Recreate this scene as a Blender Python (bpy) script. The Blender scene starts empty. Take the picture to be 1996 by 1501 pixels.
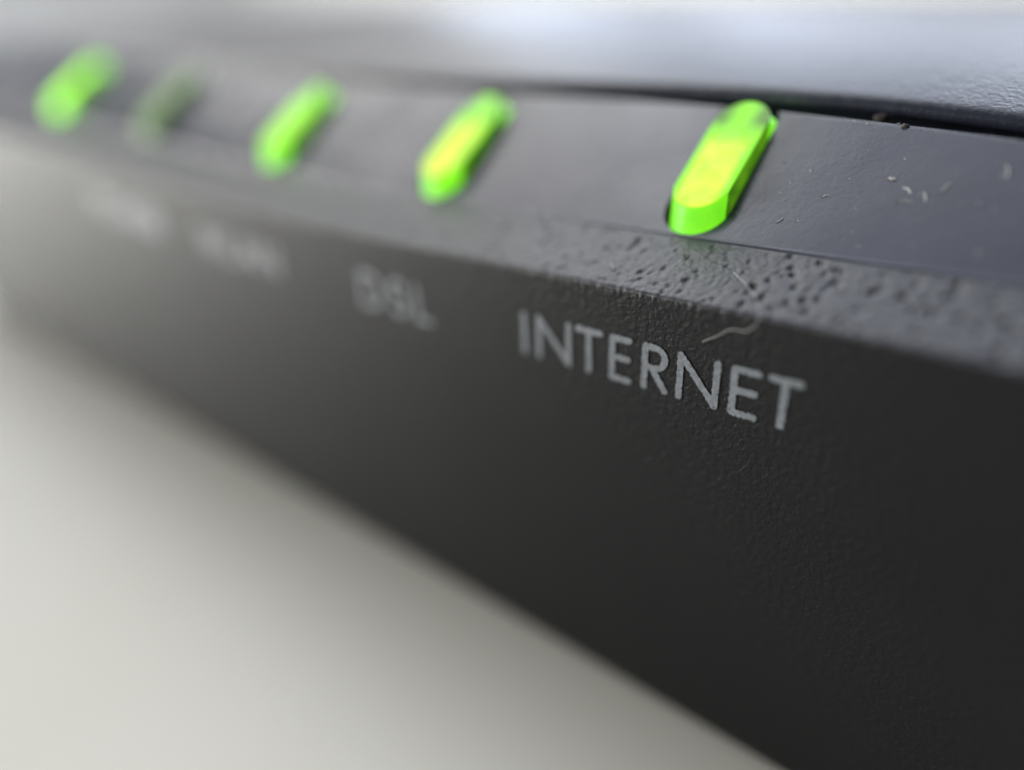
import bpy, bmesh, math, random
import numpy as np
from mathutils import Matrix, Vector, noise

# ---------------------------------------------------------------- units
U = 0.016            # one drawing unit in metres (camera-to-front distance)
H0 = 1.42            # table surface lies this many units below the lens
SC = bpy.context.scene
COL = SC.collection

def P(x, y, z):
    return Vector((x * U, y * U, (z + H0) * U))

# ---------------------------------------------------------------- camera
R = np.array([[0.77216936, 0.26003812, -0.57977121],
              [0.63355649, -0.38484555, 0.67119303],
              [-0.04858659, -0.8855925, -0.46191478]])
cam_d = bpy.data.cameras.new('camera')
cam = bpy.data.objects.new('camera', cam_d)
COL.objects.link(cam)
m = Matrix.Identity(4)
rt, dn, fw = Vector(R[:, 0]), Vector(R[:, 1]), Vector(R[:, 2])
for i in range(3):
    m[i][0] = rt[i]; m[i][1] = -dn[i]; m[i][2] = -fw[i]
m.translation = P(0, -1, 0)
cam.matrix_world = m
cam_d.sensor_width = 36.0
cam_d.lens = 24.35
cam_d.clip_start = 0.0008
cam_d.clip_end = 50
cam_d.dof.use_dof = True
cam_d.dof.focus_distance = 1.19 * U
cam_d.dof.aperture_fstop = 24.35 / (0.134 * U * 1000)
SC.camera = cam

# ---------------------------------------------------------------- world, lamps, exposure
w = bpy.data.worlds.new('World'); SC.world = w; w.use_nodes = True
bg = w.node_tree.nodes['Background']
bg.inputs[0].default_value = (0.86, 0.90, 1.0, 1)
bg.inputs[1].default_value = 0.03

def area(name, loc, target, sx, sy, power, col):
    d = bpy.data.lights.new(name, 'AREA'); d.shape = 'RECTANGLE'
    d.size = sx * U; d.size_y = sy * U; d.energy = power; d.color = col
    o = bpy.data.objects.new(name, d); COL.objects.link(o)
    o.location = P(*loc)
    v = P(*target) - P(*loc)
    o.rotation_euler = v.to_track_quat('-Z', 'Y').to_euler()
    return o
area('window_light', (-55, 76, 42), (-1, 0, -0.5), 36, 44, 5.6, (0.70, 0.80, 1.0))
area('window_light', (-20, 79, 42), (-1, 0, -0.5), 36, 44, 6.2, (0.72, 0.81, 1.0))
area('window_light', (15, 79, 42), (-1, 0, -0.5), 36, 44, 11.5, (0.74, 0.82, 1.0))
area('ceiling_light', (-60, 26, 76), (-1, 0, -0.5), 70, 70, 14.5, (1.0, 0.985, 0.955))
area('ceiling_light', (-26, 28, 92), (-1, 0, -0.5), 70, 70, 6.4, (0.80, 0.87, 1.0))
area('side_fill_light', (-90, -55, 12), (-1, 0, -0.5), 50, 30, 44.0, (1.0, 0.985, 0.94))  # added lamp, no window here; puts glare on the front face
area('wall_fill_light', (-95, 30, 60), (-140, 20, 15), 30, 30, 6.0, (0.96, 0.98, 1.0))  # added unseen lamp that only brightens the left wall

SC.view_settings.view_transform = 'Standard'
SC.view_settings.look = 'None'
SC.view_settings.exposure = 0
SC.view_settings.gamma = 1
SC.cycles.use_denoising = True
SC.cycles.max_bounces = 8

# ---------------------------------------------------------------- materials
def mat(name, col, rough=0.5, spec=0.5):
    m = bpy.data.materials.new(name); m.use_nodes = True
    b = m.node_tree.nodes['Principled BSDF']
    b.inputs['Base Color'].default_value = (*col, 1)
    b.inputs['Roughness'].default_value = rough
    b.inputs['Specular IOR Level'].default_value = spec
    return m, m.node_tree, b

def tex_coord(nt, scale):
    tc = nt.nodes.new('ShaderNodeTexCoord'); mp = nt.nodes.new('ShaderNodeMapping')
    mp.inputs['Scale'].default_value = tuple(s / U for s in scale)
    nt.links.new(tc.outputs['Object'], mp.inputs[0])
    return mp.outputs[0]

def noise_node(nt, vec, scale, detail=3, rough=0.5, dist=0.0):
    n = nt.nodes.new('ShaderNodeTexNoise')
    n.inputs['Scale'].default_value = scale; n.inputs['Detail'].default_value = detail
    n.inputs['Roughness'].default_value = rough; n.inputs['Distortion'].default_value = dist
    nt.links.new(vec, n.inputs['Vector'])
    return n.outputs[0]

def ramp(nt, fac, stops):
    r = nt.nodes.new('ShaderNodeValToRGB')
    e = r.color_ramp.elements
    while len(e) < len(stops): e.new(0.5)
    for k, (p, c) in enumerate(stops):
        e[k].position = p; e[k].color = (*c, 1) if len(c) == 3 else c
    nt.links.new(fac, r.inputs[0])
    return r.outputs[0]

def bump(nt, b, height, strength, dist, prev=None):
    n = nt.nodes.new('ShaderNodeBump')
    n.inputs['Strength'].default_value = strength
    n.inputs['Distance'].default_value = dist * U
    nt.links.new(height, n.inputs['Height'])
    if prev is not None: nt.links.new(prev, n.inputs['Normal'])
    nt.links.new(n.outputs[0], b.inputs['Normal'])
    return n.outputs[0]

def rgb(v): return (v, v, v)

# textured moulded plastic of the lower shell
M_shell, nt, b = mat('textured_black_plastic', (0.007, 0.007, 0.007), 0.47, 0.23)
v = tex_coord(nt, (1, 1, 1))
n1 = noise_node(nt, v, 88, 3, 0.6, 0.3)
n2 = noise_node(nt, v, 200, 2, 0.5)
nb = bump(nt, b, n1, 0.75, 0.0042)
bump(nt, b, n2, 0.5, 0.0012, nb)
n3 = noise_node(nt, v, 2.2, 3)
nt.links.new(ramp(nt, n3, [(0.3, (0.0052, 0.0055, 0.0064)), (0.75, (0.0078, 0.0080, 0.0088))]), b.inputs['Base Color'])
nt.links.new(ramp(nt, n1, [(0.3, rgb(0.42)), (0.7, rgb(0.54))]), b.inputs['Roughness'])

# same moulding, bevel copy lightened, brighter overhead light put into its colour
M_bevel, nt, b = mat('lightened_bevel_plastic', (0.036, 0.036, 0.038), 0.44, 0.5)
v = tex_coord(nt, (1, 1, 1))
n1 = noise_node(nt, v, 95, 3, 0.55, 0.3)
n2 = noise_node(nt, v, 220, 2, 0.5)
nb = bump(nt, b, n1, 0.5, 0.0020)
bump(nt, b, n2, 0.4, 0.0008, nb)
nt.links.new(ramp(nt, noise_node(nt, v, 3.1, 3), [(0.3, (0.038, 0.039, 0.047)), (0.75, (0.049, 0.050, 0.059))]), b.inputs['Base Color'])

# smoother satin strip that carries the lights
M_strip, nt, b = mat('satin_dark_plastic', (0.054, 0.057, 0.078), 0.25, 0.5)
v = tex_coord(nt, (1, 1, 1))
n1 = noise_node(nt, v, 7, 3, 0.5)
n2 = noise_node(nt, v, 130, 2, 0.6)
nb = bump(nt, b, n1, 0.16, 0.010)
bump(nt, b, n2, 0.3, 0.0009, nb)
nt.links.new(ramp(nt, n1, [(0.3, rgb(0.20)), (0.7, rgb(0.33))]), b.inputs['Roughness'])

# fine textured lid
M_lid, nt, b = mat('fine_textured_lid_plastic', (0.026, 0.029, 0.044), 0.36, 0.5)
v = tex_coord(nt, (1, 1, 1))
n1 = noise_node(nt, v, 120, 3, 0.55)
bump(nt, b, n1, 0.55, 0.0024)

M_dark, nt, b = mat('black_inner_plastic', (0.008, 0.008, 0.008), 0.6, 0.3)
v = tex_coord(nt, (1, 1, 1))
bump(nt, b, noise_node(nt, v, 60, 2), 0.4, 0.003)

M_ink, nt, b = mat('pale_grey_print_ink', (0.17, 0.185, 0.205), 0.42, 0.95)
v = tex_coord(nt, (1, 1, 1))
n1 = noise_node(nt, v, 150, 3, 0.6)
nt.links.new(ramp(nt, n1, [(0.30, (0.090, 0.102, 0.116)), (0.65, (0.155, 0.170, 0.192))]), b.inputs['Base Color'])
bump(nt, b, noise_node(nt, v, 62, 3, 0.55, 0.3), 0.5, 0.0040)

def attr_val(nt, name):
    a = nt.nodes.new('ShaderNodeAttribute'); a.attribute_name = name
    m_ = nt.nodes.new('ShaderNodeMath'); m_.operation = 'ABSOLUTE'
    nt.links.new(a.outputs['Fac'], m_.inputs[0])
    return m_.outputs[0]
def mixc(nt, fac, a, b_):
    m_ = nt.nodes.new('ShaderNodeMix'); m_.data_type = 'RGBA'
    for sock, val in ((m_.inputs[0], fac), (m_.inputs[6], a), (m_.inputs[7], b_)):
        if isinstance(val, tuple): sock.default_value = (*val, 1)
        else: nt.links.new(val, sock)
    return m_.outputs[2]
def led_base(name, base, rough, spec):
    m, nt, b = mat(name, base, rough, spec)
    v = tex_coord(nt, (1, 1, 1))
    bump(nt, b, noise_node(nt, v, 90, 3, 0.6), 0.35, 0.0025)
    nt.links.new(ramp(nt, noise_node(nt, v, 45, 4, 0.6), [(0.35, rgb(rough * 0.7)), (0.7, rgb(min(1, rough * 1.5)))]), b.inputs['Roughness'])
    return m, nt, b, v
def scale_rgb(c, k): return tuple(min(q * k, 50) for q in c)
def led_set(tag, k, yel=1.0):
    out = []
    # cut top face of the pipe: hot core, greener rim, frosted clear plastic at the rear
    m, nt, b, v = led_base('light_pipe_top' + tag, (0.05, 0.12, 0.02), 0.38, 0.16)
    n = noise_node(nt, v, 11, 5, 0.62)
    core = ramp(nt, n, [(0.36, (0.36 + 0.20 * yel, 1.0, 0.03)), (0.58, (0.40 + 0.46 * yel, 1.0, 0.07))])
    ac = nt.nodes.new('ShaderNodeMath'); ac.operation = 'ADD'
    sc_ = nt.nodes.new('ShaderNodeMath'); sc_.operation = 'MULTIPLY'; sc_.inputs[1].default_value = 0.22
    nt.links.new(noise_node(nt, v, 26, 3, 0.6), sc_.inputs[0])
    nt.links.new(attr_val(nt, 'across'), ac.inputs[0]); nt.links.new(sc_.outputs[0], ac.inputs[1])
    rim = ramp(nt, ac.outputs[0], [(0.74, rgb(0.0)), (1.02, rgb(1.0))])
    front = mixc(nt, rim, core, (0.27, 0.98, 0.015))
    rmid = ramp(nt, ac.outputs[0], [(0.26, rgb(0.0)), (0.80, rgb(1.0))])
    rear = mixc(nt, rmid, (0.30, 0.96, 0.03), (0.10, 0.22, 0.05))
    al = nt.nodes.new('ShaderNodeMath'); al.operation = 'ADD'
    sc2 = nt.nodes.new('ShaderNodeMath'); sc2.operation = 'MULTIPLY'; sc2.inputs[1].default_value = 0.035
    nt.links.new(noise_node(nt, v, 30, 4, 0.6), sc2.inputs[0])
    nt.links.new(attr_val(nt, 'along'), al.inputs[0]); nt.links.new(sc2.outputs[0], al.inputs[1])
    f1 = ramp(nt, al.outputs[0], [(0.318, rgb(0.0)), (0.345, rgb(1.0))])
    c1 = mixc(nt, f1, front, (0.32, 0.98, 0.03))
    f2 = ramp(nt, al.outputs[0], [(0.346, rgb(0.0)), (0.376, rgb(1.0))])
    nt.links.new(mixc(nt, f2, c1, rear), b.inputs['Emission Color'])
    b.inputs['Emission Strength'].default_value = 0.93 * k
    out.append(m)
    for nm, stops, es, rg in (('front', [(0.3, (0.17, 0.78, 0.015)), (0.7, (0.27, 0.98, 0.02))], 1.0, 0.34),
                              ('side', [(0.35, (0.030, 0.11, 0.003)), (0.7, (0.13, 0.38, 0.01))], 0.9, 0.24)):
        m, nt, b, v = led_base('light_pipe_' + nm + tag, (0.03, 0.12, 0.01), rg, 0.25)
        nt.links.new(ramp(nt, noise_node(nt, v, 13, 4, 0.6), stops), b.inputs['Emission Color'])
        b.inputs['Emission Strength'].default_value = es * k
        out.append(m)
    return out
LED_ON = led_set('', 1.0)
LED_SECOND = led_set('_second', 1.15)
LED_FAR = led_set('_far', 1.25, 0.1)
LED_LAST = led_set('_last', 2.4, 0.1)
LED_DIM = led_set('_dim', 0.16, 0.3)
for m_ in LED_DIM: m_.node_tree.nodes['Principled BSDF'].inputs['Base Color'].default_value = (0.26, 0.32, 0.23, 1)

M_table, nt, b = mat('cream_laminate', (0.77, 0.755, 0.70), 0.45, 0.4)
v = tex_coord(nt, (0.25, 0.25, 0.25))
n1 = noise_node(nt, v, 3, 5, 0.6)
nt.links.new(ramp(nt, n1, [(0.3, (0.79, 0.775, 0.705)), (0.7, (0.83, 0.815, 0.755))]), b.inputs['Base Color'])
M_wall, nt, b = mat('painted_wall', (0.8, 0.8, 0.8), 0.9, 0.2)
v = tex_coord(nt, (0.02, 0.02, 0.02))
n1 = noise_node(nt, v, 2, 4, 0.5)
nt.links.new(ramp(nt, n1, [(0.3, (0.78, 0.785, 0.78)), (0.7, (0.84, 0.84, 0.85))]), b.inputs['Base Color'])
bump(nt, b, noise_node(nt, v, 60, 3), 0.2, 0.05)
M_dust, nt, b = mat('pale_dust', (0.50, 0.48, 0.43), 0.8, 0.3)
nt.links.new(ramp(nt, noise_node(nt, tex_coord(nt, (1, 1, 1)), 60), [(0.3, (0.32, 0.32, 0.31)), (0.7, (0.52, 0.52, 0.51))]), b.inputs['Base Color'])
M_debris, nt, b = mat('brown_grit', (0.09, 0.075, 0.06), 0.85, 0.2)
nt.links.new(ramp(nt, noise_node(nt, tex_coord(nt, (1, 1, 1)), 80), [(0.3, (0.03, 0.027, 0.024)), (0.7, (0.09, 0.08, 0.07))]), b.inputs['Base Color'])

# ---------------------------------------------------------------- helpers
def link(name, me, material, parent=None, smooth=True):
    mats = material if isinstance(material, (list, tuple)) else [material]
    for mm in mats: me.materials.append(mm)
    if smooth and len(me.polygons):
        me.polygons.foreach_set('use_smooth', [True] * len(me.polygons))
    o = bpy.data.objects.new(name, me); COL.objects.link(o)
    if parent is not None: o.parent = parent
    return o

def mesh_np(name, verts, faces):
    me = bpy.data.meshes.new(name)
    V = np.array(verts, float)
    V = V * U; V[:, 2] += H0 * U
    me.from_pydata(V.tolist(), [], faces if isinstance(faces, list) else faces.tolist())
    me.update()
    return me

def tag(o, label, cat, group=None, kind=None):
    if label: o['label'] = label
    if cat: o['category'] = cat
    if group: o['group'] = group
    if kind: o['kind'] = kind

def grid_faces(nx, ny):
    i = np.arange(nx - 1)[:, None] * ny + np.arange(ny - 1)[None, :]
    return np.stack([i, i + ny, i + ny + 1, i + 1], -1).reshape(-1, 4)

XL, XR = -5.15, 4.0
def xcols(dmin, fine_to=-1.25):
    xs = [XR]; x = XR
    while x > XL:
        if x > 0.35: d = 0.15 if x > 0.5 else 0.05
        elif x > fine_to: d = dmin
        else: d = min(0.2, dmin + (fine_to - x) * 0.03)
        x -= d
        if x < 0.35 and xs[-1] > 0.35: x = 0.35
        xs.append(max(x, XL))
    return np.array(xs)

def a1y(x): return 0.458 - 0.09 * np.exp(np.minimum(x, 0.15) / 0.6) - 0.01 * np.minimum(x + 1, 0)
def a2z(x): return -0.115 - 0.08 * np.exp(np.minimum(x, 0.10) / 0.5)
LX = np.array([-7.6, -5.7, -4.0, -3.2, -2.8, -2.4, -1.9, -1.5, -1.2, 4.0])
LZ = np.array([0.20, 0.17, 0.135, 0.098, 0.070, 0.045, 0.018, 0.004, 0.0, 0.0])
def lift(x, z):      # the upper edge climbs gently towards the far end
    k = np.clip((np.asarray(z, float) + 1.42) / 1.05, 0, 1) ** 1.5
    return np.interp(x, LX, LZ) * k
def lifted(G):
    G = np.array(G, float); G[..., 2] += lift(G[..., 0], G[..., 2]); return G
def gz(y): return -0.365 + 0.722 * (y - 0.15)
RX = np.array([-7.6, -6.6, -5.6, -4.67, -3.93, -3.4, -2.65, -1.8, -0.86, -0.25, 0.6, 4.0])
RZ = np.array([-0.16, -0.08, -0.01, 0.045, 0.085, 0.100, 0.088, 0.062, 0.014, -0.022, -0.06, -0.10])
def ridge(x): return np.interp(x, RX, RZ)

# ---------------------------------------------------------------- setting
def box_mesh(name, x0, x1, y0, y1, z0, z1):
    v = [(x, y, z) for x in (x0, x1) for y in (y0, y1) for z in (z0, z1)]
    f = [(0, 1, 3, 2), (4, 6, 7, 5), (0, 4, 5, 1), (2, 3, 7, 6), (0, 2, 6, 4), (1, 5, 7, 3)]
    return mesh_np(name, v, f)
t = link('table_top', box_mesh('table_top', -70, 45, -28, 60, -H0 - 2.0, -H0), M_table, smooth=False)
tag(t, 'cream laminate table top under the router', None, kind='structure')
t = link('wall_back', box_mesh('wall_back', -140, 120, 82, 88, -50, 120), M_wall, smooth=False)
tag(t, 'pale grey painted wall far behind the router', None, kind='structure')
t = link('wall_left', box_mesh('wall_left', -146, -140, -100, 82, -50, 120), M_wall, smooth=False)
tag(t, 'pale grey painted wall at the far left end', None, kind='structure')

M_backdrop, nt, b = mat('olive_backdrop', (0.50, 0.54, 0.42), 0.95, 0.1)
nt.links.new(ramp(nt, noise_node(nt, tex_coord(nt, (0.05, 0.05, 0.05)), 6, 4), [(0.3, (0.44, 0.48, 0.38)), (0.7, (0.54, 0.58, 0.46))]), b.inputs['Base Color'])
V = []; NC = 60
for k in range(NC + 1):
    yy = -92 + 74.0 * k / NC
    V += [(-132 + 3 * math.sin(k * 0.9), yy, z) for z in (-40, 110)]
t = link('backdrop', mesh_np('backdrop', V, [(2 * k, 2 * k + 2, 2 * k + 3, 2 * k + 1) for k in range(NC)]), M_backdrop)  # invented sheet, gives the blurred corner a darker olive tone
tag(t, 'added pale olive curtain far off in the blurred left top corner', 'backdrop')

# ---------------------------------------------------------------- router
router = bpy.data.objects.new('router', None); COL.objects.link(router)
router.empty_display_size = 0.01
tag(router, 'black plastic internet router with a row of green lights, lying on the cream table', 'router')

# front shell: face + textured bevel, real surface relief where the lens is sharp
rng = np.random.RandomState(4)
xs = xcols(0.0030)
rows = [(0.9, -1.415, 0), (0.045, -1.415, 0), (0.022, -1.409, 0), (0.007, -1.395, 0), (0.001, -1.375, 0), (0.0, -1.36, 0)]
for z in np.linspace(-1.33, -0.52, 12): rows.append((0.0, z, 0))
for z in np.linspace(-0.51, -0.428, 22): rows.append((0.0, z, 0.45 * (z + 0.51) / 0.082))
rows += [(0.0012, -0.4235, 1), (0.0035, -0.4200, 1)]
for s in np.linspace(0.03, 1, 56):
    rows.append((0.155 * s + 0.001, -0.4195 + 0.0583 * s, min(1, (1 - s) * 8)))
rows += [(0.1565, -0.3622, 0), (0.158, -0.40, 0)]
rows = np.array(rows)
nx, ny = len(xs), len(rows)
G = np.zeros((nx, ny, 3))
G[..., 0] = xs[:, None]; G[..., 1] = rows[None, :, 0]; G[..., 2] = rows[None, :, 1]
amp = rows[:, 2]
# relief
disp = np.zeros((nx, ny))
for i in range(nx):
    x = xs[i]
    if x > 0.3 or x < -1.6: continue
    for j in range(ny):
        if amp[j] > 0:
            p = Vector((x, G[i, j, 1], G[i, j, 2]))
            disp[i, j] = (noise.noise(p * 130) * 0.0012 + noise.noise(p * 45) * 0.0008) * amp[j]
# pits in the bevel
npit = 560
px = rng.uniform(-1.9, 0.3, npit); py = rng.uniform(0.008, 0.148, npit)
pr = rng.uniform(0.0026, 0.0052, npit); pd = rng.uniform(0.0006, 0.0034, npit)
bev = rows[:, 1] > -0.4205
bev &= rows[:, 0] > 0.003; bev &= rows[:, 0] < 0.1575
jb = np.where(bev)[0]
pd *= np.where(px > -0.40, 1.8, 1.0); pr *= np.where(px > -0.40, 1.15, 1.0)
for k in range(npit):
    ii = np.where(np.abs(xs - px[k]) < 0.02)[0]
    if len(ii) == 0: continue
    dx = (xs[ii][:, None] - px[k]) - 0.12 * (rows[jb][None, :, 0] - py[k]); dy = rows[jb][None, :, 0] - py[k]
    disp[np.ix_(ii, jb)] -= pd[k] * np.exp(-(dx / pr[k]) ** 2 - (dy / (pr[k] * 1.3)) ** 2)
nrm = np.zeros((ny, 2))
for j, (y, z, a) in enumerate(rows):
    if y < 0.0005: nrm[j] = (-1, 0)
    elif y < 0.004: nrm[j] = (-0.7, 0.7)
    else: nrm[j] = (-0.31, 0.95)
G[..., 1] += disp * nrm[None, :, 0]
G[..., 2] += disp * nrm[None, :, 1]
shell = link('front_shell', mesh_np('front_shell', lifted(G).reshape(-1, 3), grid_faces(nx, ny)), [M_shell, M_bevel], router)
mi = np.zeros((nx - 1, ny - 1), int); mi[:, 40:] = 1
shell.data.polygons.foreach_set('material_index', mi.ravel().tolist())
shell['label'] = 'matt textured front face with its bevelled upper edge'

# satin strip with slots for the lights (closed solid, slots really cut through)
xs = xcols(0.03, -3.5)
G = []
srows = None
for x in xs:
    ye = float(a1y(x))
    pr_ = [(0.1562, gz(0.156) - 0.06), (0.1562, gz(0.156) - 0.0045), (0.1562, gz(0.156) - 0.0006), (0.1572, gz(0.1572) + 0.0010), (0.1592, gz(0.1592) + 0.0010), (0.1612, gz(0.1612))]
    for s in np.linspace(0.04, 0.96, 9):
        y = 0.1575 + (ye - 0.1575) * s
        pr_.append((y, gz(y)))
    pr_ += [(ye - 0.002, gz(ye) - 0.0035), (ye + 0.004, gz(ye) - 0.009), (ye + 0.005, gz(ye) - 0.06)]
    G.append([(x, y, z) for y, z in pr_])
G = np.array(G); nx, ny = G.shape[:2]
F = grid_faces(nx, ny).tolist()
for i in range(nx - 1): F.append((i * ny, i * ny + ny - 1, (i + 1) * ny + ny - 1, (i + 1) * ny))
F.append(tuple(range(ny))); F.append(tuple((nx - 1) * ny + j for j in reversed(range(ny))))
me = mesh_np('light_strip', lifted(G).reshape(-1, 3), F)
bm = bmesh.new(); bm.from_mesh(me); bmesh.ops.recalc_face_normals(bm, faces=bm.faces); bm.to_mesh(me); bm.free()

def capsule(cx, hw, y0, y1, n=16):
    pts = []
    ry = hw * 0.85
    for k in range(n + 1):
        a = math.pi + math.pi * k / n
        pts.append((cx + hw * math.cos(a), y0 + ry + ry * math.sin(a)))
    for k in range(n + 1):
        a = math.pi * k / n
        pts.append((cx + hw * math.cos(a), y1 - ry + ry * math.sin(a)))
    return pts

LEDX = [-0.560, -1.222, -1.905, -2.670, -3.440]
cut_v, cut_f = [], []
for cx in LEDX:
    c = capsule(cx - 0.0065, 0.0635 if cx > -0.6 else 0.067, 0.160, 0.446)
    o = len(cut_v); n = len(c)
    cut_v += [(x, y, -0.60) for x, y in c] + [(x, y, 0.1) for x, y in c]
    cut_f += [(o + k, o + (k + 1) % n, o + n + (k + 1) % n, o + n + k) for k in range(n)]
    cut_f += [tuple(o + k for k in reversed(range(n))), tuple(o + n + k for k in range(n))]
cutter = bpy.data.objects.new('cutter', mesh_np('cutter', cut_v, cut_f)); COL.objects.link(cutter)
tmp = bpy.data.objects.new('tmp', me); COL.objects.link(tmp)
md = tmp.modifiers.new('b', 'BOOLEAN'); md.operation = 'DIFFERENCE'; md.solver = 'EXACT'; md.object = cutter
bpy.context.view_layer.update()
dg = bpy.context.evaluated_depsgraph_get()
cut_me = bpy.data.meshes.new_from_object(tmp.evaluated_get(dg))
bpy.data.objects.remove(tmp); bpy.data.objects.remove(cutter)
cut_me.materials.clear()
strip = link('light_strip', cut_me, M_strip, router, smooth=False)
strip['label'] = 'satin sloping strip with a slot for each green light'

# black frame under strip and gap
xs = np.linspace(XR, XL, 60)
G = []
for x in xs:
    G.append([(x, 0.162, -0.46), (x, 0.30, -0.42), (x, 0.50, -0.42), (x, 0.62, -0.40), (x, 0.64, -0.2)])
G = np.array(G)
link('inner_frame', mesh_np('inner_frame', lifted(G).reshape(-1, 3), grid_faces(len(xs), 5)), M_dark, router)

# lid
xs = xcols(0.006, -0.9)
G = []
ys = np.concatenate([np.linspace(0.512, 0.62, 10), np.linspace(0.64, 1.3, 30), np.array([1.5, 2.0, 3.0, 4.5, 6.0])])
for x in xs:
    a = float(a2z(x)); a += float(lift(x, a)); r = max(float(ridge(x)), a + 0.03)
    pr_ = [(0.56, a - 0.24), (0.56, a - 0.032), (0.503, a - 0.030), (0.491, a - 0.022), (0.489, a - 0.012), (0.494, a - 0.003), (0.503, a + 0.002)]
    for y in ys:
        tt = min(1, (y - 0.505) / 0.75)
        z = a + 0.003 + (r - a - 0.003) * (1 - (1 - tt) ** 2.0)
        if y > 1.255: z -= 0.012 * (y - 1.255) ** 1.3
        pr_.append((y, z))
    pr_ += [(6.1, pr_[-1][1] - 0.12), (6.12, -1.40)]
    G.append([(x, y, z) for y, z in pr_])
G = np.array(G); nx, ny = G.shape[:2]
for i in range(nx):
    x = xs[i]
    if x > 0.3 or x < -1.3: continue
    for j in range(2, 24):
        p = Vector(G[i, j])
        G[i, j, 2] += noise.noise(p * 85) * 0.0007
        if j < 7: G[i, j, 1] += noise.noise(p * 95 + Vector((5, 0, 0))) * 0.0014
lid = link('lid', mesh_np('lid', G.reshape(-1, 3), grid_faces(nx, ny)), M_lid, router)
lid['label'] = 'fine textured gently domed grey lid with a rounded lip'

# end caps
for xe in (XL, XR):
    a = float(a2z(xe)); a += float(lift(xe, a)); r = max(float(ridge(xe)), a + 0.03); lf = float(lift(xe, -0.37))
    prof = [(0, -1.385), (0, -0.43 + lf), (0.003, -0.4205 + lf), (0.156, -0.370 + lf), (float(a1y(xe)), gz(float(a1y(xe))) + lf), (0.49, a - 0.05), (0.49, a), (0.8, a + (r - a) * 0.63), (1.25, r), (6.0, r - 0.10), (6.1, r - 0.22), (6.11, -1.405), (0.012, -1.405)]
    s = 0.02 if xe > 0 else -0.02
    V = [(xe, y, z) for y, z in prof] + [(xe + s, y + 0.01 * (1 if y < 1 else -1), z - 0.01) for y, z in prof]
    n = len(prof)
    F = [(k, (k + 1) % n, n + (k + 1) % n, n + k) for k in range(n)] + [tuple(n + k for k in range(n))]
    link('end_panel', mesh_np('end_panel', V, F), M_shell, router, smooth=False)

# ---------------------------------------------------------------- light pipes
def ztop(y):
    if y < 0.33: return -0.3040 + (y - 0.17) * 0.64
    return -0.3040 + 0.16 * 0.64 + (y - 0.33) * 0.66
def make_pipe(cx, hw, mats):
    n = 18
    c = capsule(cx, hw, 0.158, 0.404, n)
    N = len(c)
    V, F, MI = [], [], []
    levels = []
    # side wall
    for (x, y) in c: V.append((x, y, -0.41 + 0.7 * (y - 0.158)))
    for (x, y) in c:
        yy = y + (0.008 if y < 0.2 else -0.002)
        V.append((x * 0.985 + cx * 0.015, yy, ztop(yy) - 0.0022))
    # small edge round
    mid = 0.29
    for (x, y) in c:
        yy = (y + (0.008 if y < 0.2 else -0.002)) ; yy = mid + (yy - mid) * 0.984
        V.append((x * 0.955 + cx * 0.045, yy, ztop(yy)))
    def m_side(y, x):
        if y < 0.200: return 1
        if y > 0.372: return 1
        return 2
    for k in range(N):
        k2 = (k + 1) % N
        ym = (c[k][1] + c[k2][1]) / 2; xm = (c[k][0] + c[k2][0]) / 2
        F.append((k, k2, N + k2, N + k)); MI.append(m_side(ym, xm))
        F.append((N + k, N + k2, 2 * N + k2, 2 * N + k)); MI.append(0)
    # top cap as cross rungs so the crease is real: pair points by equal y (left/right)
    half = n // 2
    base = 2 * N
    # left chain from front centre to rear centre, right chain likewise
    left = [half - i for i in range(half + 1)]            # front centre -> left side
    right = [half + i for i in range(half + 1)]           # front centre -> right side
    s = n + 1
    left += [s + n - i for i in range(half + 1)]          # left rear -> rear centre
    right += [s + i for i in range(half + 1)]
    # insert extra crease points on the straight sides
    def P3(i): return V[base + i]
    chainL, chainR = [], []
    for chain, src in ((chainL, left), (chainR, right)):
        for q in range(len(src)):
            chain.append(base + src[q])
            if q == half:
                a_, b_ = P3(src[q]), P3(src[q + 1])
                for yy in np.linspace(a_[1], b_[1], 22)[1:-1]:
                    f_ = (yy - a_[1]) / (b_[1] - a_[1])
                    V.append((a_[0] + (b_[0] - a_[0]) * f_, float(yy), ztop(float(yy)))); chain.append(len(V) - 1)
    for q in range(len(chainL) - 1):
        ids = [chainL[q], chainR[q], chainR[q + 1], chainL[q + 1]]
        u = []
        for i_ in ids:
            if i_ not in u: u.append(i_)
        ym = sum(V[i_][1] for i_ in u) / len(u)
        F.append(tuple(u)); MI.append(0)
    me = mesh_np('light_pipe', np.array(V, float) + np.array([[0, 0, float(lift(cx, -0.36))]]), F)
    at = me.attributes.new('across', 'FLOAT', 'POINT')
    at.data.foreach_set('value', [(p_[0] - cx) / hw for p_ in V])
    at = me.attributes.new('along', 'FLOAT', 'POINT')
    at.data.foreach_set('value', [p_[1] for p_ in V])
    me.polygons.foreach_set('material_index', MI)
    o = link('light_pipe', me, mats, router, smooth=False)
    # rounded shoulder where the pipe dives under the lid
    SV, SF = [], []
    for a_ in range(13):
        th = math.pi * a_ / 12
        for b_ in range(24):
            ph = 2 * math.pi * b_ / 24
            SV.append((cx + 0.009 + (hw + 0.005) * math.sin(th) * math.cos(ph), 0.392 + 0.046 * math.sin(th) * math.sin(ph), -0.223 + 0.052 * math.cos(th) + float(lift(cx, -0.36))))
    for a_ in range(12):
        for b_ in range(24):
            SF.append((a_ * 24 + b_, a_ * 24 + (b_ + 1) % 24, (a_ + 1) * 24 + (b_ + 1) % 24, (a_ + 1) * 24 + b_))
    link('rear_shoulder', mesh_np('rear_shoulder', SV, SF), mats[1], o)
    return o
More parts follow.
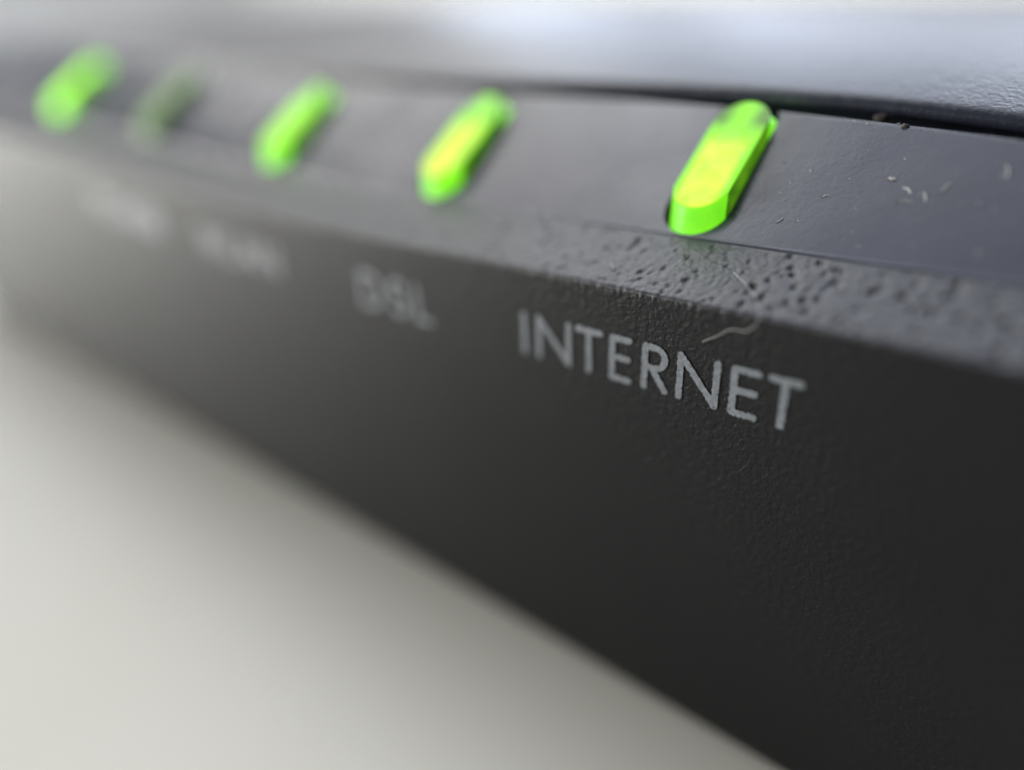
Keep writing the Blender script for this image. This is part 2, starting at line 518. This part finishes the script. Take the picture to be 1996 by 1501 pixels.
pl = ['brightly lit light pipe nearest the camera, under the word INTERNET' , 'bright green light above the letters DSL', 'green light above the letters WLAN', 'dim light pipe between two bright ones', 'bright green light farthest along the strip']
pl[0] = 'sharpest and nearest bright green light, above the word INTERNET'
for k, cx in enumerate(LEDX):
    o = make_pipe(cx, 0.0545 if k == 0 else 0.0595, LED_DIM if k == 3 else (LED_ON if k == 0 else LED_SECOND if k == 1 else LED_FAR if k == 2 else LED_LAST))
    o['label'] = pl[k]

# ---------------------------------------------------------------- printed words
# each glyph as thick strokes in a unit box (x 0..w, z 0..1), rasterised into ragged ink
def seg(px, pz, a, b_):
    ax, az = a; bx, bz = b_
    dx, dz = bx - ax, bz - az
    L2 = dx * dx + dz * dz
    t_ = np.clip(((px - ax) * dx + (pz - az) * dz) / L2, 0, 1)
    return np.hypot(px - ax - t_ * dx, pz - az - t_ * dz)
def arc(cx, cz, rx, rz, a0, a1, n=14):
    return [(cx + rx * math.cos(math.radians(a0 + (a1 - a0) * k / n)), cz + rz * math.sin(math.radians(a0 + (a1 - a0) * k / n))) for k in range(n + 1)]
GL = {
 'I': [[(0.5, 0), (0.5, 1)]],
 'N': [[(0, 0), (0, 1)], [(0, 1), (1, 0)], [(1, 0), (1, 1)]],
 'T': [[(0.5, 0), (0.5, 1)], [(0, 1), (1, 1)]],
 'E': [[(0, 0), (0, 1)], [(0, 1), (1, 1)], [(0, 0.53), (0.93, 0.53)], [(0, 0), (1, 0)]],
 'R': [[(0, 0), (0, 1)], [(0, 1), (0.45, 1)] , arc(0.45, 0.75, 0.5, 0.25, 90, -90), [(0.45, 0.5), (0, 0.5)], [(0.35, 0.5), (1, 0)]],
 'D': [[(0, 0), (0, 1)], [(0, 1), (0.4, 1)], arc(0.4, 0.5, 0.6, 0.5, 90, -90), [(0.4, 0), (0, 0)]],
 'S': [arc(0.5, 0.76, 0.42, 0.25, 30, 270, 16) + arc(0.5, 0.26, 0.46, 0.26, 90, -150, 16)],
 'L': [[(0, 1), (0, 0)], [(0, 0), (1, 0)]],
 'W': [[(0, 1), (0.27, 0)], [(0.27, 0), (0.5, 0.95)], [(0.5, 0.95), (0.73, 0)], [(0.73, 0), (1, 1)]],
 'A': [[(0, 0), (0.5, 1)], [(0.5, 1), (1, 0)], [(0.18, 0.36), (0.82, 0.36)]],
 'P': [[(0, 0), (0, 1)], [(0, 1), (0.5, 1)], arc(0.5, 0.73, 0.5, 0.27, 90, -90), [(0.5, 0.46), (0, 0.46)]],
 'O': [arc(0.5, 0.5, 0.5, 0.5, 0, 360, 28)],
}
ZT, ZB = -0.5090, -0.6015
SWID = 0.0061      # half stroke
def word(label, glyphs, cell, bold=1.0):
    SWID = 0.0061 * bold
    root = None
    V, F = [], []
    for ch, x0, x1 in glyphs:
        x0 += SWID; x1 -= SWID
        wd = max(x1 - x0, 1e-4)
        h = ZT - ZB - 2 * SWID
        xa = np.arange(x0 - 3 * SWID, x1 + 3 * SWID, cell); za = np.arange(ZB - 0.01, ZT + 0.01, cell)
        XX, ZZ = np.meshgrid(xa + cell / 2, za + cell / 2, indexing='ij')
        d = np.full(XX.shape, 9.0)
        for st in GL[ch]:
            q = [((x0 + a_ * wd) if ch != 'I' else (x0 + x1) / 2, ZB + SWID + b_ * h) for a_, b_ in st]
            for a_, b_ in zip(q[:-1], q[1:]):
                d = np.minimum(d, seg(XX, ZZ, a_, b_))
        nz = np.array([[noise.noise(Vector((float(xx) * 190, 0.0, float(zz) * 190))) for zz in ZZ[0]] for xx in XX[:, 0]])
        inside = d < SWID * (1.0 + 0.27 * nz)
        holes = np.array([[noise.noise(Vector((float(xx) * 260, 7.0, float(zz) * 260))) for zz in ZZ[0]] for xx in XX[:, 0]])
        inside &= holes < 0.60
        idx = {}
        def vid(i, j):
            if (i, j) not in idx:
                idx[(i, j)] = len(V); V.append((xa[0] + i * cell, -0.0022, za[0] + j * cell))
            return idx[(i, j)]
        for i in range(inside.shape[0]):
            j = 0
            while j < inside.shape[1]:
                if inside[i, j]:
                    F.append((vid(i, j), vid(i + 1, j), vid(i + 1, j + 1), vid(i, j + 1)))
                j += 1
    o = link('printed_word', mesh_np('printed_word', lifted(V), F), M_ink, router)
    o['label'] = label
    return o
word('pale grey printed word INTERNET, in sharp focus', [
    ('I', -0.8330, -0.8090), ('N', -0.7900, -0.7060), ('T', -0.6970, -0.6340), ('E', -0.6200, -0.5720),
    ('R', -0.5520, -0.4980), ('N', -0.4830, -0.4040), ('E', -0.3860, -0.3355), ('T', -0.3250, -0.2690)], 0.0013)
def spread(txt, cx, widths, gap):
    tot = sum(widths) + gap * (len(txt) - 1)
    x = cx - tot / 2; out = []
    for ch, wd in zip(txt, widths):
        out.append((ch, x, x + wd)); x += wd + gap
    return out
word('pale grey printed letters DSL, slightly blurred', spread('DSL', -1.212, (0.084, 0.064, 0.056), 0.022), 0.003, 1.2)
word('pale grey printed letters WLAN, blurred', spread('WLAN', -1.890, (0.130, 0.056, 0.095, 0.090), 0.014), 0.004, 1.55)
word('pale grey printed word POWER, very blurred', spread('POWER', -2.585, (0.066, 0.100, 0.130, 0.060, 0.066), 0.018), 0.004, 1.8)

# ---------------------------------------------------------------- lint, dust and grit
def tube(name, pts, rad, material, parent=None):
    pts = [Vector(p) for p in pts]
    V, F = [], []
    n = 6
    for i, p in enumerate(pts):
        d = (pts[min(i + 1, len(pts) - 1)] - pts[max(i - 1, 0)]).normalized()
        s = d.cross(Vector((0.3, 0.2, 1))).normalized(); t_ = d.cross(s)
        r = rad * (0.55 if i in (0, len(pts) - 1) else 1.0)
        for k in range(n):
            a = 2 * math.pi * k / n
            q = p + s * (r * math.cos(a)) + t_ * (r * math.sin(a)); V.append(tuple(q))
    for i in range(len(pts) - 1):
        for k in range(n):
            F.append((i * n + k, i * n + (k + 1) % n, (i + 1) * n + (k + 1) % n, (i + 1) * n + k))
    F.append(tuple(range(n))); F.append(tuple((len(pts) - 1) * n + k for k in reversed(range(n))))
    return link(name, mesh_np(name, V, F), material, parent)
def smooth_path(cp, n=7):
    out = []
    cp = [Vector(c) for c in cp]
    for i in range(len(cp) - 1):
        p0 = cp[max(i - 1, 0)]; p1 = cp[i]; p2 = cp[i + 1]; p3 = cp[min(i + 2, len(cp) - 1)]
        for k in range(n):
            t_ = k / n
            out.append(0.5 * ((2 * p1) + (p2 - p0) * t_ + (2 * p0 - 5 * p1 + 4 * p2 - p3) * t_ ** 2 + (3 * p1 - p0 - 3 * p2 + p3) * t_ ** 3))
    out.append(cp[-1])
    return out
def bz(y): return -0.42 + 0.376 * y + 0.003
f = tube('lint_fibre', smooth_path([(-0.436, 0.085, bz(0.085)), (-0.405, 0.060, bz(0.06) + 0.003), (-0.372, 0.028, bz(0.03) + 0.006), (-0.356, 0.004, -0.412), (-0.352, -0.006, -0.424),
    (-0.366, -0.008, -0.443), (-0.392, -0.007, -0.447), (-0.412, -0.006, -0.462), (-0.441, -0.004, -0.482)]), 0.00055, M_dust)
tag(f, 'long pale thread of lint hooked over the textured edge above the last letters of INTERNET', 'lint')
f = tube('lint_fibre', smooth_path([(-0.655, 0.052, bz(0.052)), (-0.640, 0.040, bz(0.04) + 0.002), (-0.640, 0.024, bz(0.024) + 0.003), (-0.652, 0.016, bz(0.016))]), 0.0006, M_dust)
tag(f, 'tiny white curl of lint on the textured edge above the first letters of INTERNET', 'lint')

def speck(name, x, y, length, wdt, ang, mat_, label, group, zoff=0.0, cat='dust'):
    z = gz(y) + zoff
    c, s = math.cos(ang), math.sin(ang)
    n = 5; pts = []
    for k in range(n):
        u = (k / (n - 1) - 0.5) * length
        bend = 0.25 * length * (1 - (2 * k / (n - 1) - 1) ** 2) * rng.uniform(-1, 1) * 0.6
        xx = x + c * u - s * bend; yy = y + s * u + c * bend
        pts.append((xx, yy, gz(yy) + wdt * 0.9 + zoff))
    o = tube(name, pts, wdt, mat_)
    tag(o, label, cat, group)
    return o
GD = 'dust specks on the satin strip'
named = [
 (-0.268, 0.297, 0.012, 0.0023, 0.1, 'brightest whitish dust flake on the strip, right of the nearest green light'),
 (-0.240, 0.281, 0.020, 0.0013, -0.5, 'slanting dust streak just below the brightest flake on the strip'),
 (-0.211, 0.272, 0.018, 0.0014, -1.1, 'short upright dust fibre right of the brightest flake'),
 (-0.188, 0.289, 0.022, 0.0012, 0.9, 'faint bent dust fibre highest in the cluster at the right'),
 (-0.235, 0.262, 0.024, 0.0010, 0.2, 'flat lying dust streak lowest in the cluster at the right'),
 (-0.411, 0.207, 0.013, 0.0011, 0.9, 'small bright dust sliver low on the strip right of the nearest green light'),
 (-0.116, 0.325, 0.022, 0.0012, -1.2, 'slanting pale fibre near the right edge of the photo on the strip'),
 (-0.434, 0.255, 0.009, 0.0009, -0.4, 'tiny dust speck closest to the right side of the nearest green light'),
 (-0.357, 0.258, 0.012, 0.0009, 0.5, 'tiny dust sliver midway between nearest green light and the dust cluster'),
]
for (x, y, L, wd, an, lab) in named:
    speck('dust_speck', x, y, L, wd, an, M_dust, lab, GD)
for k in range(64):
    x = rng.uniform(-0.75, -0.08); y = rng.uniform(0.18, 0.36)
    if -0.64 < x < -0.49: continue
    speck('dust_speck', x, y, rng.uniform(0.0015, 0.007), rng.uniform(0.0003, 0.0007), rng.uniform(-1.5, 1.5), M_dust,
          'minute pale dust grain on the satin strip ' + ('left of the nearest green light' if x < -0.6 else 'just right of the nearest green light' if x < -0.36 else 'around the dust cluster at the right'), 'minute dust grains ' + ('left of the nearest light' if x < -0.6 else 'just right of the nearest light' if x < -0.36 else 'around the dust cluster'))
for k in range(30):       # lint gathered along the lid gap and round the nearest slot
    if k < 18:
        x = -0.72 + 0.024 * k * 1.45 + rng.uniform(-0.01, 0.01); x = min(x, -0.09); y = float(a1y(x)) - rng.uniform(0.002, 0.012)
        if -0.64 < x < -0.48: continue
        lab = 'fine lint grain gathered on the strip edge along the gap under the lid'
    else:
        x = -0.498 + rng.uniform(0.0, 0.008); y = rng.uniform(0.19, 0.37)
        lab = 'fine lint grain caught at the slot on the right of the nearest green light'
    speck('lint_grain', x, y, rng.uniform(0.002, 0.006), rng.uniform(0.0003, 0.0006), rng.uniform(-0.8, 0.8), M_dust, lab, 'lint grains on the strip edge along the gap' if k < 18 else 'lint grains at the slot of the nearest light', cat='lint')
def grit(x, y, z, r, lab, seed):
    bm = bmesh.new(); bmesh.ops.create_icosphere(bm, subdivisions=2, radius=1)
    for v_ in bm.verts:
        q = v_.co * (1 + 0.45 * noise.noise(v_.co * 1.7 + Vector((seed, 0, 0))))
        v_.co = P(x + q.x * r * 1.5, y + q.y * r, z + q.z * r * 0.8)
    me_ = bpy.data.meshes.new('grit'); bm.to_mesh(me_); bm.free()
    o = link('grit_crumb', me_, M_debris)
    tag(o, lab, 'grit', 'grit crumbs by the gap under the lid')
grit(-0.342, 0.470, -0.186, 0.010, 'brown crumb of grit caught in the dark gap under the lid', 3)
grit(-0.283, float(a1y(-0.283)) - 0.008, gz(float(a1y(-0.283)) - 0.008) + 0.002, 0.0045, 'dark crumb of grit on the top edge of the strip below the gap', 9)
